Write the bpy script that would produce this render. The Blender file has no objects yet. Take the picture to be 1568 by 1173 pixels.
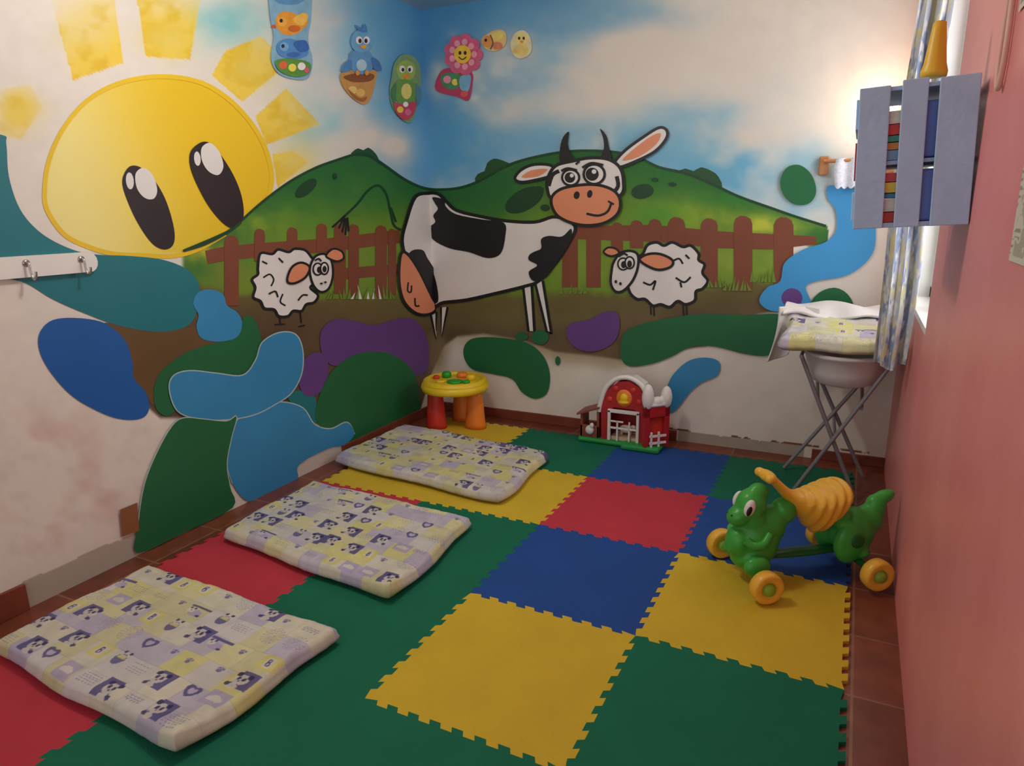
import bpy, bmesh, math, random
import numpy as np
from mathutils import Vector, Matrix
from mathutils.geometry import delaunay_2d_cdt
random.seed(4)
scene=bpy.context.scene
COL=scene.collection
# ---------------------------------------------------------------- survey of the room (metres)
XL,XR,YB,YF,ZC=-1.97,0.748,1.975,-3.4,2.5
T=0.6
CAM=np.array([0.5152,-1.8935,1.3299]); YAW,PIT,ROL,FPX=-0.4603,-0.2465,-0.0153,1055.7341
PW,PH=1568.,1173.
_f=np.array([math.sin(YAW)*math.cos(PIT),math.cos(YAW)*math.cos(PIT),math.sin(PIT)])
_r=np.array([math.cos(YAW),-math.sin(YAW),0.]); _u=np.cross(_r,_f)
_r2=_r*math.cos(ROL)+_u*math.sin(ROL); _u2=-_r*math.sin(ROL)+_u*math.cos(ROL)
def survey(x,y,ax,val):
    """rectify a survey point of the mural onto its wall plane -> metres"""
    d=_f*FPX+_r2*(x-PW/2)+_u2*(PH/2-y); t=(val-CAM[ax])/d[ax]
    return CAM+t*d
def chart(P):
    d=P-CAM; z=d@_f; z=np.where(z<.05,.05,z)
    return PW/2+FPX*(d@_r2)/z, PH/2-FPX*(d@_u2)/z
# ---------------------------------------------------------------- colours / materials
def lin(c):
    c=np.asarray(c,float)/255.
    return np.where(c<=.04045,c/12.92,((c+.055)/1.055)**2.4)
def L4(c): return tuple(float(v) for v in lin(c))+(1.,)
_m={}
def mat(name,c,rough=.6,var=.08,scale=8.,bump=0.,bscale=60.,metal=0.,emit=0.,spec=.4,c2=None):
    if name in _m: return _m[name]
    m=bpy.data.materials.new(name); m.use_nodes=True; nt=m.node_tree; b=nt.nodes['Principled BSDF']
    b.inputs['Roughness'].default_value=rough; b.inputs['Metallic'].default_value=metal
    b.inputs['Specular IOR Level'].default_value=spec
    tc=nt.nodes.new('ShaderNodeTexCoord')
    n=nt.nodes.new('ShaderNodeTexNoise'); n.inputs['Scale'].default_value=scale; n.inputs['Detail'].default_value=4
    nt.links.new(tc.outputs['Object'],n.inputs['Vector'])
    r=nt.nodes.new('ShaderNodeValToRGB'); a=lin(c)
    r.color_ramp.elements[0].position=.3; r.color_ramp.elements[1].position=.7
    lo=a*(1-var) if c2 is None else lin(c2); hi=np.clip(a*(1+var),0,1)
    r.color_ramp.elements[0].color=(*[float(v) for v in lo],1); r.color_ramp.elements[1].color=(*[float(v) for v in hi],1)
    nt.links.new(n.outputs['Fac'],r.inputs['Fac']); nt.links.new(r.outputs['Color'],b.inputs['Base Color'])
    if bump:
        n2=nt.nodes.new('ShaderNodeTexNoise'); n2.inputs['Scale'].default_value=bscale
        nt.links.new(tc.outputs['Object'],n2.inputs['Vector'])
        bp=nt.nodes.new('ShaderNodeBump'); bp.inputs['Strength'].default_value=bump; bp.inputs['Distance'].default_value=.004
        nt.links.new(n2.outputs['Fac'],bp.inputs['Height']); nt.links.new(bp.outputs['Normal'],b.inputs['Normal'])
    if emit:
        b.inputs['Emission Color'].default_value=L4(c); b.inputs['Emission Strength'].default_value=emit
    _m[name]=m; return m
def attrmat(name,rough=.7,bump=.15,bscale=25.,bdist=.003):
    if name in _m: return _m[name]
    m=bpy.data.materials.new(name); m.use_nodes=True; nt=m.node_tree; b=nt.nodes['Principled BSDF']
    b.inputs['Roughness'].default_value=rough; b.inputs['Specular IOR Level'].default_value=.3
    a=nt.nodes.new('ShaderNodeAttribute'); a.attribute_name='Col'
    nt.links.new(a.outputs['Color'],b.inputs['Base Color'])
    tc=nt.nodes.new('ShaderNodeTexCoord'); n2=nt.nodes.new('ShaderNodeTexNoise'); n2.inputs['Scale'].default_value=bscale; n2.inputs['Detail'].default_value=5
    nt.links.new(tc.outputs['Object'],n2.inputs['Vector'])
    bp=nt.nodes.new('ShaderNodeBump'); bp.inputs['Strength'].default_value=bump; bp.inputs['Distance'].default_value=bdist
    nt.links.new(n2.outputs['Fac'],bp.inputs['Height']); nt.links.new(bp.outputs['Normal'],b.inputs['Normal'])
    _m[name]=m; return m
# ---------------------------------------------------------------- mesh helpers
def obj(name,verts,faces,mats,parent=None,mi=None,smooth=False,loc=None,rot=None):
    me=bpy.data.meshes.new(name); me.from_pydata([tuple(v) for v in verts],[],faces)
    if not isinstance(mats,(list,tuple)): mats=[mats]
    for m in mats: me.materials.append(m)
    if mi is not None: me.polygons.foreach_set('material_index',mi)
    if smooth: me.polygons.foreach_set('use_smooth',[True]*len(me.polygons))
    me.update(); o=bpy.data.objects.new(name,me); COL.objects.link(o)
    if parent: o.parent=parent
    if loc: o.location=loc
    if rot: o.rotation_euler=rot
    return o
def empty(name,loc=(0,0,0),rz=0):
    e=bpy.data.objects.new(name,None); e.empty_display_size=.1; COL.objects.link(e); e.location=loc; e.rotation_euler=(0,0,rz); return e
def boxes(name,bl,mats,parent=None,mi=None,bevel=0,loc=None,rot=None):
    v=[];f=[];k=[]
    for i,(a,b) in enumerate(bl):
        s=len(v)
        for z in (a[2],b[2]):
            v+=[(a[0],a[1],z),(b[0],a[1],z),(b[0],b[1],z),(a[0],b[1],z)]
        f+=[(s,s+3,s+2,s+1),(s+4,s+5,s+6,s+7),(s,s+1,s+5,s+4),(s+1,s+2,s+6,s+5),(s+2,s+3,s+7,s+6),(s+3,s,s+4,s+7)]
        k+=[mi[i] if mi else 0]*6
    o=obj(name,v,f,mats,parent,k,loc=loc,rot=rot)
    if bevel:
        b=o.modifiers.new('b','BEVEL'); b.width=bevel; b.segments=2
    return o
def catmull3(P,n,closed=False):
    P=[np.array(p,float) for p in P]; N=len(P); out=[]
    rng=range(N if closed else N-1)
    for i in rng:
        g=lambda k:P[k%N] if closed else P[min(max(k,0),N-1)]
        a,b,c,d=g(i-1),g(i),g(i+1),g(i+2)
        for j in range(n):
            t=j/n; out.append(.5*((2*b)+(c-a)*t+(2*a-5*b+4*c-d)*t*t+(3*b-3*c+d-a)*t**3))
    if not closed: out.append(P[-1])
    return out
def tube(name,pts,rad,m,parent=None,seg=12,closed=False,smoothpts=0):
    cu=bpy.data.curves.new(name,'CURVE'); cu.dimensions='3D'; cu.bevel_depth=rad; cu.bevel_resolution=4; cu.use_fill_caps=True
    if smoothpts: pts=catmull3(pts,smoothpts,closed)
    sp=cu.splines.new('POLY'); sp.points.add(len(pts)-1)
    for i,p in enumerate(pts): sp.points[i].co=(*p,1)
    sp.use_cyclic_u=closed
    o=bpy.data.objects.new(name,cu); dg=bpy.context.evaluated_depsgraph_get()
    COL.objects.link(o); dg.update(); me=bpy.data.meshes.new_from_object(o.evaluated_get(bpy.context.evaluated_depsgraph_get()))
    bpy.data.objects.remove(o); me.materials.clear(); me.materials.append(m)
    me.polygons.foreach_set('use_smooth',[True]*len(me.polygons))
    o=bpy.data.objects.new(name,me); COL.objects.link(o)
    if parent: o.parent=parent
    return o
def lathe(name,prof,m,parent=None,seg=40,loc=(0,0,0),sx=1,sy=1,rot=None):
    v=[];f=[];n=len(prof)
    for i in range(seg):
        a=2*math.pi*i/seg
        for r,z in prof: v.append((r*math.cos(a)*sx,r*math.sin(a)*sy,z))
    for i in range(seg):
        for j in range(n-1):
            a=i*n+j;b=((i+1)%seg)*n+j; f.append((a,b,b+1,a+1))
    o=obj(name,v,f,m,parent,smooth=True,loc=loc,rot=rot); return o
def blob(name,ells,m,parent=None,voxel=.008,smooth=6):
    bm=bmesh.new()
    for e in ells:
        c,r=e[0],e[1]; ro=e[2] if len(e)>2 else (0,0,0)
        M=Matrix.Translation(c)@Matrix.Rotation(ro[2],4,'Z')@Matrix.Rotation(ro[1],4,'Y')@Matrix.Rotation(ro[0],4,'X')@Matrix.Diagonal((*r,1))
        bmesh.ops.create_uvsphere(bm,u_segments=24,v_segments=14,radius=1,matrix=M)
    me=bpy.data.meshes.new(name); bm.to_mesh(me); bm.free()
    o=bpy.data.objects.new(name,me); COL.objects.link(o)
    rm=o.modifiers.new('r','REMESH'); rm.mode='VOXEL'; rm.voxel_size=voxel
    sm=o.modifiers.new('s','SMOOTH'); sm.iterations=smooth; sm.factor=.5
    dg=bpy.context.evaluated_depsgraph_get(); dg.update()
    m2=bpy.data.meshes.new_from_object(o.evaluated_get(dg)); bpy.data.objects.remove(o)
    m2.materials.clear(); m2.materials.append(m); m2.polygons.foreach_set('use_smooth',[True]*len(m2.polygons))
    o=bpy.data.objects.new(name,m2); COL.objects.link(o)
    if parent: o.parent=parent
    return o
def grid(name,P,colr,m,parent=None,smooth=False,extra=None,mats2=None):
    n,k=P.shape[:2]; idx=np.arange(n*k).reshape(n,k)
    q=np.stack([idx[:-1,:-1],idx[1:,:-1],idx[1:,1:],idx[:-1,1:]],-1).reshape(-1,4)
    V=P.reshape(-1,3); C=colr.reshape(-1,3); F=q.tolist()
    if extra:
        ev,ef=extra; s=len(V); V=np.vstack([V,np.array(ev,float)]); C=np.vstack([C,np.tile(lin((215,210,203)),(len(ev),1))])
        F+= [tuple(i+s for i in t) for t in ef]
    me=bpy.data.meshes.new(name); me.from_pydata(V.tolist(),[],F); me.materials.append(m)
    at=me.color_attributes.new('Col','FLOAT_COLOR','POINT')
    at.data.foreach_set('color',np.hstack([C,np.ones((len(C),1))]).astype(np.float32).ravel())
    if smooth: me.polygons.foreach_set('use_smooth',[True]*len(me.polygons))
    me.update(); o=bpy.data.objects.new(name,me); COL.objects.link(o)
    if parent: o.parent=parent
    return o
def boxvf(a,b):
    v=[]
    for z in (a[2],b[2]): v+=[(a[0],a[1],z),(b[0],a[1],z),(b[0],b[1],z),(a[0],b[1],z)]
    return v,[(0,3,2,1),(4,5,6,7),(0,1,5,4),(1,2,6,5),(2,3,7,6),(3,0,4,7)]
# ---------------------------------------------------------------- numpy painting helpers
_rs=np.random.RandomState(3); _lat=_rs.rand(256,256)
def vnoise(x,y):
    xi=np.floor(x).astype(int);yi=np.floor(y).astype(int);fx=x-xi;fy=y-yi
    fx=fx*fx*(3-2*fx);fy=fy*fy*(3-2*fy); g=lambda a,b:_lat[a%256,b%256]
    return (g(xi,yi)*(1-fx)+g(xi+1,yi)*fx)*(1-fy)+(g(xi,yi+1)*(1-fx)+g(xi+1,yi+1)*fx)*fy
def fbm(x,y,o=4):
    s=0;a=.5;t=0
    for i in range(o): s=s+a*vnoise(x*2**i+i*17.3,y*2**i+i*9.1);t+=a;a*=.5
    return s/t
def ss(x): x=np.clip(x,0,1); return x*x*(3-2*x)
def mix(C,c,a): 
    c=np.asarray(c,float)
    return C*(1-a[...,None])+c*a[...,None]
def pip(x,y,poly):
    r=np.zeros(x.shape,bool); n=len(poly)
    for i in range(n):
        x1,y1=poly[i];x2,y2=poly[(i+1)%n]
        if y1==y2: continue
        c=((y1>y)!=(y2>y))&(x<(x2-x1)*(y-y1)/(y2-y1)+x1); r^=c
    return r
HILL=[(280,384),(345,356),(366,340),(400,310),(440,280),(480,258),(515,245),(545,236),(565,238),(590,254),(620,275),(650,288),(680,290),(710,286),(740,274),(780,252),(830,238),(880,231),(935,232),(975,240),(1010,256),(1050,265),(1090,281),(1130,300),(1180,318),(1220,332),(1265,346)]
SUN=[(68,290),(75,245),(96,198),(132,155),(180,128),(240,117),(300,124),(345,148),(384,188),(407,230),(416,272),(410,305),(390,345),(330,372),(285,386),(240,390),(190,389),(140,380),(97,358),(72,322)]
def interp(x,P): P=sorted(P); return np.interp(x,[p[0] for p in P],[p[1] for p in P])
def cat2(P,n=6,closed=True): return [tuple(q) for q in catmull3(P,n,closed)]
def paint(px,py,world_z):
    C=np.ones(px.shape+(3,))*np.array((228,222,212.))
    nz=fbm(px/70,py/55); n2=fbm(px/22+40,py/20); n3=fbm(px/120+9,py/75,5)
    def spot(C,x,y,rx,ry,c,a,k=1.,nn=None):
        nn=nz if nn is None else nn
        w=np.exp(-(((px-x)/rx)**2+((py-y)/ry)**2))*a*np.clip(1+k*(nn-.5)*2.,0,2)
        return mix(C,c,np.clip(w,0,1))
    C*= (1-.05*(n2[...,None]-.5))
    sky=np.exp(-(((px-740)/190.)**4))*ss((330-py)/120.)*np.clip(.55+(n3-.45)*3.2,0,1)
    C=mix(C,(112,172,208),sky*.8)
    topb=ss((95-py+40*(n3-.5))/90.)*np.exp(-(((px-760)/230.)**4))
    C=mix(C,(78,142,188),topb*.75)
    for s in [(650,110,66,160,(62,136,192),1.05),(705,60,70,80,(72,142,190),1.),(700,230,55,70,(84,160,206),1.),(640,230,28,80,(104,170,212),.9),(830,40,120,34,(96,160,200),.95),(930,22,110,22,(120,172,202),.9),
              (790,120,80,55,(108,170,205),.7),(750,185,60,60,(90,162,204),.9),(590,40,55,60,(92,162,206),.95),(520,70,60,60,(146,198,220),.75),(480,185,55,40,(136,200,215),.85),(350,30,60,40,(140,202,205),.75),
              (590,190,32,50,(112,180,214),.8),(1040,185,120,42,(140,188,210),.8),(1010,235,90,28,(120,184,212),.7),(1130,262,140,45,(112,180,214),1.),(1225,315,70,30,(136,190,215),.9),(870,205,90,35,(112,174,210),.85),(960,215,80,30,(124,182,210),.75),
              (880,95,70,30,(140,185,205),.5),(1200,150,60,40,(190,205,210),.4),(930,150,60,40,(170,200,212),.5)]: C=spot(C,*s,k=1.5)
    for s in [(800,78,60,30),(900,130,110,50),(985,80,110,45),(520,222,50,26),(605,225,26,30),(560,205,30,25),(1090,120,130,55),(770,165,40,26),(670,120,16,30),(1150,200,60,20),(850,160,60,26),(720,120,22,22)]:
        C=spot(C,*s,(222,214,203),.8,k=1.8,nn=n3)
    low=ss((py-560)/150.)*(px<700)
    C=mix(C,(205,160,150),np.clip((nz-.55)*3.,0,1)*low*.7*np.exp(-((px-90)/130.)**2))
    C=mix(C,(190,178,165),np.clip((n2-.55)*2.,0,1)*low*.35)
    low2=ss((py-500)/80.)*(px>=660)
    C=mix(C,(198,188,174),np.clip((nz-.5)*2.,0,1)*low2*.5)
    rays=[[(0,138),(45,128),(66,165),(32,213),(-10,205)],[(112,123),(188,97),(172,-30),(70,-30)],[(224,87),(291,91),(312,-30),(205,-30)],[(324,115),(371,156),(440,98),(400,55),(345,78)],[(391,178),(408,222),(490,190),(438,135)],[(417,236),(425,288),(470,248),(448,232)]]
    for i,rp in enumerate(rays):
        m=pip(px,py,rp).astype(float); d=np.hypot((px-242),(py-255)*1.2)
        lim=[230,240,240,220,215,205][i]
        fade=np.clip(1.45-(d-150)/(lim*.60),0,1)*(.5+1.2*nz)
        if i==0: fade=np.exp(-(((px-28)/28)**2+((py-170)/34)**2))*1.1
        C=mix(C,(238,206,70),np.clip(m*fade,0,.97))
        C=mix(C,(220,180,30),np.clip(m*np.clip(n2-.42,0,1)*3*fade,0,.65))
    for x,y in ((28,172),(130,60),(255,60),(385,110),(440,180),(448,250)):
        C=spot(C,x,y,36,30,(228,208,105),.5,k=1.6)
    sm=pip(px,py,cat2(SUN,4)).astype(float)
    t=ss((px-90)/240.+ (255-py)/700.)
    sc=np.array((243,230,145.))*(1-t[...,None])+np.array((234,196,34.))*t[...,None]
    lowy=ss((py-300)/80.)*ss((px-180)/100.); sc=sc*(1-.25*lowy[...,None])+np.array((205,188,25.))*.25*lowy[...,None]
    C=C*(1-sm[...,None])+sc*sm[...,None]
    ht=interp(px,HILL); dd=py-ht
    gr=interp(px,[(150,520),(230,470),(290,425),(310,440),(360,452),(600,452),(700,455),(1000,446),(1100,440),(1200,432),(1270,400)])
    gt=gr+(n2-.5)*16
    yb=interp(px,[(150,500),(200,600),(245,640),(300,640),(470,650),(640,640),(660,575),(680,530),(700,516),(740,512),(800,522),(850,540),(900,545),(950,552),(960,545),(1080,530),(1160,482),(1215,472)])
    hm=ss(dd/3.+.5)*ss((px-276)/8.)*(px<1268)*ss((gt+16-py)/10.)*ss((yb-py)/8.+.5)
    hm=hm*np.where(px>1210,ss((385-py+20*(n2-.5))/14.),1)
    t=ss(dd/110.+(nz-.5)*.8)
    hc=np.array((38,104,50.))*(1-t[...,None])+np.array((112,146,48.))*t[...,None]
    def hs(hc,x,y,rx,ry,c,a): 
        w=np.exp(-(((px-x)/rx)**2+((py-y)/ry)**2))*a*np.clip(1+(n2-.5)*1.5,0,2); return mix(hc,c,np.clip(w,0,1))
    for s in [(395,345,60,28,(120,155,45),.9),(310,385,40,18,(200,190,55),.9),(350,420,30,60,(125,135,45),.7),(480,330,50,30,(95,145,45),.6),(560,300,50,30,(45,115,55),.8),(760,290,60,30,(40,105,55),.8),
              (1060,330,90,30,(140,170,50),.9),(1180,345,70,18,(185,195,65),.9),(1000,270,60,25,(45,120,50),.8),(1100,400,160,25,(140,165,60),.8),(1000,330,50,20,(80,150,50),.7),(900,400,50,40,(130,160,60),.7),(500,400,110,40,(120,150,55),.6),(1110,305,50,12,(50,130,50),.7)]: hc=hs(hc,*s)
    C=C*(1-hm[...,None])+hc*hm[...,None]
    gm=ss((py-gt)/14.+.5)*ss((yb-py)/8.+.5)*ss((px-160)/14.)*ss((1218-px)/12.)
    ec=np.array((98,82,60.))*(1+.5*(nz[...,None]-.5)); 
    ec=mix(ec,(110,104,54),np.exp(-(((py-gr)/30.)**2))*.8)
    ec=mix(ec,(88,62,44),np.exp(-(((px-420)/120.)**2+((py-500)/40.)**2))*.5)
    ec=mix(ec,(120,114,68),np.exp(-(((px-800)/200.)**2+((py-490)/22.)**2))*.5)
    C=C*(1-gm[...,None])+ec*gm[...,None]
    halo=np.exp(-(np.clip(py-yb,0,99)/16.)**2)*(1-gm)*(px>655)*(px<960)*(py>yb-8)
    C=mix(C,(140,122,84),halo*.6*np.clip(nz*1.6,0,1))
    halo=np.exp(-((px-672)/14.)**2)*ss((py-500)/30.)*ss((600-py)/50.)*(px>655)
    C=mix(C,(150,132,100),halo*.7)
    return C/255.
def s2l(c): return np.where(c<=.04045,c/12.92,((np.clip(c,0,1)+.055)/1.055)**2.4)
# ---------------------------------------------------------------- room shell
wallm=attrmat('painted_plaster',rough=.5,bump=.25,bscale=9.,bdist=.006)
def raster_wall(name,axis):
    st=.006
    if axis=='back':
        a=np.arange(XL,XR+st,st); z=np.arange(0,ZC+st,st); A,Z=np.meshgrid(a,z,indexing='ij')
        P=np.stack([A,np.full_like(A,YB),Z],-1); ex=boxvf((XL-.1,YB+.003,0),(XR+.15,YB+.1,ZC))
    else:
        a=np.arange(YB,-1.5,-st); z=np.arange(0,ZC+st,st); A,Z=np.meshgrid(a,z,indexing='ij')
        P=np.stack([np.full_like(A,XL),A,Z],-1); v1,f1=boxvf((XL-.1,-1.5,0),(XL-.003,YB,ZC)); v2,f2=boxvf((XL-.1,YF,0),(XL,-1.5,ZC))
        ex=(v1+v2,f1+[tuple(i+8 for i in t) for t in f2])
    px,py=chart(P); C=paint(px,py,P[...,2])
    if axis=='back':
        s=P[...,0]; zz=P[...,2]; n=fbm(s*14,zz*20)
        m=((s>-.32)&(s<.36)&(zz<.065+.03*(n-.5)))
        C[m]=np.array((168,160,146))/255.*(1+.1*(n[m][:,None]-.5))
        m=((s>-.8)&(s<.7)&(zz>.06)&(zz<.075)&(n>.55)); C[m]=np.array((120,80,60))/255.
    else:
        s=P[...,1]; zz=P[...,2]; n=fbm(s*16,zz*20)
        m=(s>-.72)&(s<-.27)&(zz<.10+.02*(n-.5)); C[m]=np.array((182,174,160))/255.
        m=(s>.45)&(s<.95)&(zz<.075+.04*(n-.5)+.02*np.floor((s*9)%2)); C[m]=np.array((205,196,186))/255.
    return grid(name,P,s2l(C),wallm,extra=ex)
raster_wall('wall_back','back'); raster_wall('wall_left','left')
pink=mat('pink_wall_paint',(232,146,142),.40,.05,3.,.2,12.,c2=(224,130,127))
WY0,WY1,WZ0,WZ1=.77,1.74,.92,2.25
boxes('wall_right',[((XR,YF,0),(XR+.18,WY0,ZC)),((XR,WY0,0),(XR+.18,WY1,WZ0)),((XR,WY0,WZ1),(XR+.18,WY1,ZC)),((XR,WY1,0),(XR+.18,YB,ZC))],pink)
def floormat():
    m=bpy.data.materials.new('terracotta_floor_tiles'); m.use_nodes=True; nt=m.node_tree; b=nt.nodes['Principled BSDF']; b.inputs['Roughness'].default_value=.35
    tc=nt.nodes.new('ShaderNodeTexCoord'); br=nt.nodes.new('ShaderNodeTexBrick'); br.offset=0; br.squash=1
    br.inputs['Scale'].default_value=1; br.inputs['Brick Width'].default_value=.31; br.inputs['Row Height'].default_value=.31; br.inputs['Mortar Size'].default_value=.004
    br.inputs['Color1'].default_value=L4((128,66,46)); br.inputs['Color2'].default_value=L4((108,54,38)); br.inputs['Mortar'].default_value=L4((140,98,76))
    n=nt.nodes.new('ShaderNodeTexNoise'); n.inputs['Scale'].default_value=14; n.inputs['Detail'].default_value=6
    mx=nt.nodes.new('ShaderNodeMix'); mx.data_type='RGBA'; mx.blend_type='OVERLAY'; mx.inputs[0].default_value=.5
    nt.links.new(tc.outputs['Object'],br.inputs['Vector']); nt.links.new(tc.outputs['Object'],n.inputs['Vector'])
    nt.links.new(br.outputs['Color'],mx.inputs[6]); nt.links.new(n.outputs['Fac'],mx.inputs[7]); nt.links.new(mx.outputs[2],b.inputs['Base Color'])
    return m
boxes('floor',[((XL-.1,YF,-.1),(XR+.18,YB+.1,0))],floormat())
st=.03; a=np.arange(XL-.0,XR+.18,st); bb=np.arange(YB,-.4,-st); A,B=np.meshgrid(a,bb,indexing='ij')
d=np.hypot(A-XL-.3,(B-YB)); n=fbm(A*5,B*5)
C=mix(np.ones(A.shape+(3,))*np.array((222,218,210.)),(110,158,190),np.clip(1.1-d/1.1+(n-.5),0,1)*.8)/255.
v1,f1=boxvf((XL-.1,YF,ZC+.003),(XR+.18,YB+.1,ZC+.1))
grid('ceiling',np.stack([A,B,np.full_like(A,ZC)],-1),s2l(C),wallm,extra=(v1,f1))
bbm=mat('baseboard_terracotta',(122,60,42),.5,.18,14.,.2)
boxes('baseboard_left',[((XL,.955,0),(XL+.014,YB,.065)),((XL,YF,0),(XL+.014,-.72,.10))],bbm,bevel=.003)
boxes('baseboard_back',[((XL+.014,YB-.013,0),(-.33,YB,.062)),((.40,YB-.013,0),(XR,YB,.055))],bbm,bevel=.003)
# ---------------------------------------------------------------- foam puzzle mats
CT={(-3,2):'y',(-2,2):'g',(-1,2):'b',(0,2):'g',(-3,1):'y',(-2,1):'y',(-1,1):'r',(0,1):'b',(-3,0):'r',(-2,0):'g',(-1,0):'b',(0,0):'y',
    (-3,-1):'r',(-2,-1):'g',(-1,-1):'y',(0,-1):'g',(-3,-2):'r',(-2,-2):'g',(-1,-2):'g',(0,-2):'b',(-3,-3):'y',(-2,-3):'g',(-1,-3):'b',(0,-3):'r'}
FC={'y':(206,176,48),'g':(16,106,78),'b':(32,74,146),'r':(186,56,70)}
fm={k:mat('eva_foam_'+k,c,.75,.06,5.,.35,180.,spec=.25) for k,c in FC.items()}
def tooth_edge(p,q,n=8,amp=.0085,phase=0):
    p=np.array(p);q=np.array(q);d=(q-p);Lg=np.linalg.norm(d);d/=Lg;nn=np.array([-d[1],d[0]]);out=[p]
    per=Lg/(n+.5)
    s=-1
    pos=per*.5
    for i in range(2*n):
        a=pos+i*per/2*.97+per*.1; 
        fl=.0045*s
        out.append(p+d*(a+fl)+nn*amp*(-s)); out.append(p+d*(a-fl)+nn*amp*(s)); s=-s
    return out
ecache={}
def edge(a,b):
    k=(a,b) if a<b else (b,a)
    if k not in ecache: ecache[k]=tooth_edge((k[0][0]*T,k[0][1]*T),(k[1][0]*T,k[1][1]*T))
    e=ecache[k]
    return e if a<b else (e[::-1][:-1] and ([np.array((a[0]*T,a[1]*T))]+e[::-1][:-1]))
foam=empty('foam_puzzle_mat')
for (i,j),c in CT.items():
    ring=[]
    for a,b in (((i,j),(i+1,j)),((i+1,j),(i+1,j+1)),((i+1,j+1),(i,j+1)),((i,j+1),(i,j))): ring+=edge(a,b)
    r2=delaunay_2d_cdt([Vector((float(q[0]),float(q[1]))) for q in ring],[],[list(range(len(ring)))],1,1e-6)
    vv=[(v.x,v.y,.012) for v in r2[0]]; ff=[tuple(f) for f in r2[2]]
    n0=len(vv); vv+=[(q[0],q[1],.012) for q in ring]+[(q[0],q[1],.0) for q in ring]; k=len(ring)
    ff+=[(n0+t,n0+(t+1)%k,n0+k+(t+1)%k,n0+k+t) for t in range(k)]
    obj('tile_%s'%c,vv,ff,fm[c],foam)
ZF=.012
# ---------------------------------------------------------------- mural line-work on the walls
mural=empty('wall_mural')
CX=lambda y:646+(y-16)*26/611.
def clip(poly,side):
    out=[];n=len(poly)
    for i in range(n):
        a=poly[i];b=poly[(i+1)%n];da=(a[0]-CX(a[1]))*side;db=(b[0]-CX(b[1]))*side
        if da>=0: out.append(a)
        if (da>0)!=(db>0) and da!=db:
            t=da/(da-db); out.append((a[0]+(b[0]-a[0])*t,a[1]+(b[1]-a[1])*t))
    return out
class Part:
    def __init__(s,name,parent=None): s.n=name;s.v=[];s.f=[];s.mi=[];s.m=[];s.k=0;s.parent=parent or mural
    def mid(s,m):
        if m not in s.m: s.m.append(m)
        return s.m.index(m)
    def face(s,tri,side,mi,off):
        b=len(s.v)
        for (x,y) in tri:
            if side<0: P=survey(x,y,0,XL); P[0]=XL+off
            else: P=survey(x,y,1,YB); P[1]=YB-off
            s.v.append(P)
        s.f.append(tuple(range(b,b+len(tri)))); s.mi.append(mi)
    def poly(s,pts,m,smooth=5,layer=None):
        if smooth: pts=cat2(pts,smooth)
        s.k+=1; off=.0012+.0005*(layer if layer is not None else s.k); mi=s.mid(m)
        for side in (-1,1):
            c=clip(pts,side)
            if len(c)<3: continue
            r=delaunay_2d_cdt([Vector(q) for q in c],[],[list(range(len(c)))],1,1e-4)
            for f in r[2]: s.face([tuple(r[0][i]) for i in f],side,mi,off)
        return s
    def line(s,pts,w,m,closed=False,smooth=5,layer=None,taper=False):
        if smooth: pts=cat2(pts,smooth,closed)
        s.k+=1; off=.0012+.0005*(layer if layer is not None else s.k); mi=s.mid(m); N=len(pts); P=[np.array(p,float) for p in pts]; Ls=[];Rs=[]
        for i in range(N):
            a=P[(i-1)%N] if closed else P[max(i-1,0)]; b=P[(i+1)%N] if closed else P[min(i+1,N-1)]
            d=b-a; d/=max(np.linalg.norm(d),1e-6); n=np.array([-d[1],d[0]]); ww=w/2
            if taper: ww*=1-.85*i/(N-1)
            Ls.append(P[i]+n*ww);Rs.append(P[i]-n*ww)
        for i in range(N if closed else N-1):
            j=(i+1)%N; q=[tuple(Ls[i]),tuple(Ls[j]),tuple(Rs[j]),tuple(Rs[i])]
            for side in (-1,1):
                c=clip(q,side)
                if len(c)>2: s.face(c,side,mi,off)
        return s
    def shape(s,pts,fill,w=4,ol=None,smooth=5):
        s.poly(pts,fill,smooth); s.line(pts,w,ol or BK,True,smooth); return s
    def ell(s,x,y,rx,ry,m,rot=0,w=0):
        c,sn=math.cos(rot),math.sin(rot)
        pts=[(x+rx*math.cos(t)*c-ry*math.sin(t)*sn,y+rx*math.cos(t)*sn+ry*math.sin(t)*c) for t in np.linspace(0,2*math.pi,25)[:-1]]
        s.poly(pts,m,0)
        if w: s.line(pts,w,BK,True,0)
        return s
    def done(s):
        return obj(s.n,s.v,s.f,s.m,s.parent,s.mi)
def pm(n,c,var=.06): return mat('mural_'+n,c,.45,var,3.,.2,9.)
BK=pm('black',(24,24,28)); WH=pm('white',(226,223,220)); SAL=pm('salmon',(222,142,104)); TEAL=pm('teal',(28,118,128)); DB=pm('deep_blue',(28,94,170)); LB=pm('light_blue',(54,140,192)); LB2=pm('sky_blue',(62,152,212))
GR=pm('green',(30,104,62)); GRD=pm('dark_green',(22,66,36)); BUSH=pm('bush',(30,78,38)); PU=pm('purple',(100,64,132)); BR=pm('fence_brown',(126,70,48),.12); BR2=pm('brown',(104,78,44),.15); SY=pm('sun_yellow',(234,196,30)); EY=pm('eye_black',(38,24,30)); LG=pm('leaf_green',(110,140,50)); SKIRT=pm('rust_patch',(138,92,58),.15); PALE=pm('pale_edge',(176,196,196))
h=Part('hill')
h.poly([(538,238),(540,232),(548,227),(556,230),(563,226),(571,231),(578,240),(581,252),(565,240)],BUSH,2)
h.poly([(728,278),(732,266),(742,262),(746,250),(756,243),(768,245),(780,250),(785,252),(760,264)],BUSH,2)
h.poly([(1035,264),(1050,258),(1062,262),(1074,256),(1090,262),(1100,270),(1106,288),(1080,278),(1050,266)],BUSH,2)
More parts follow.
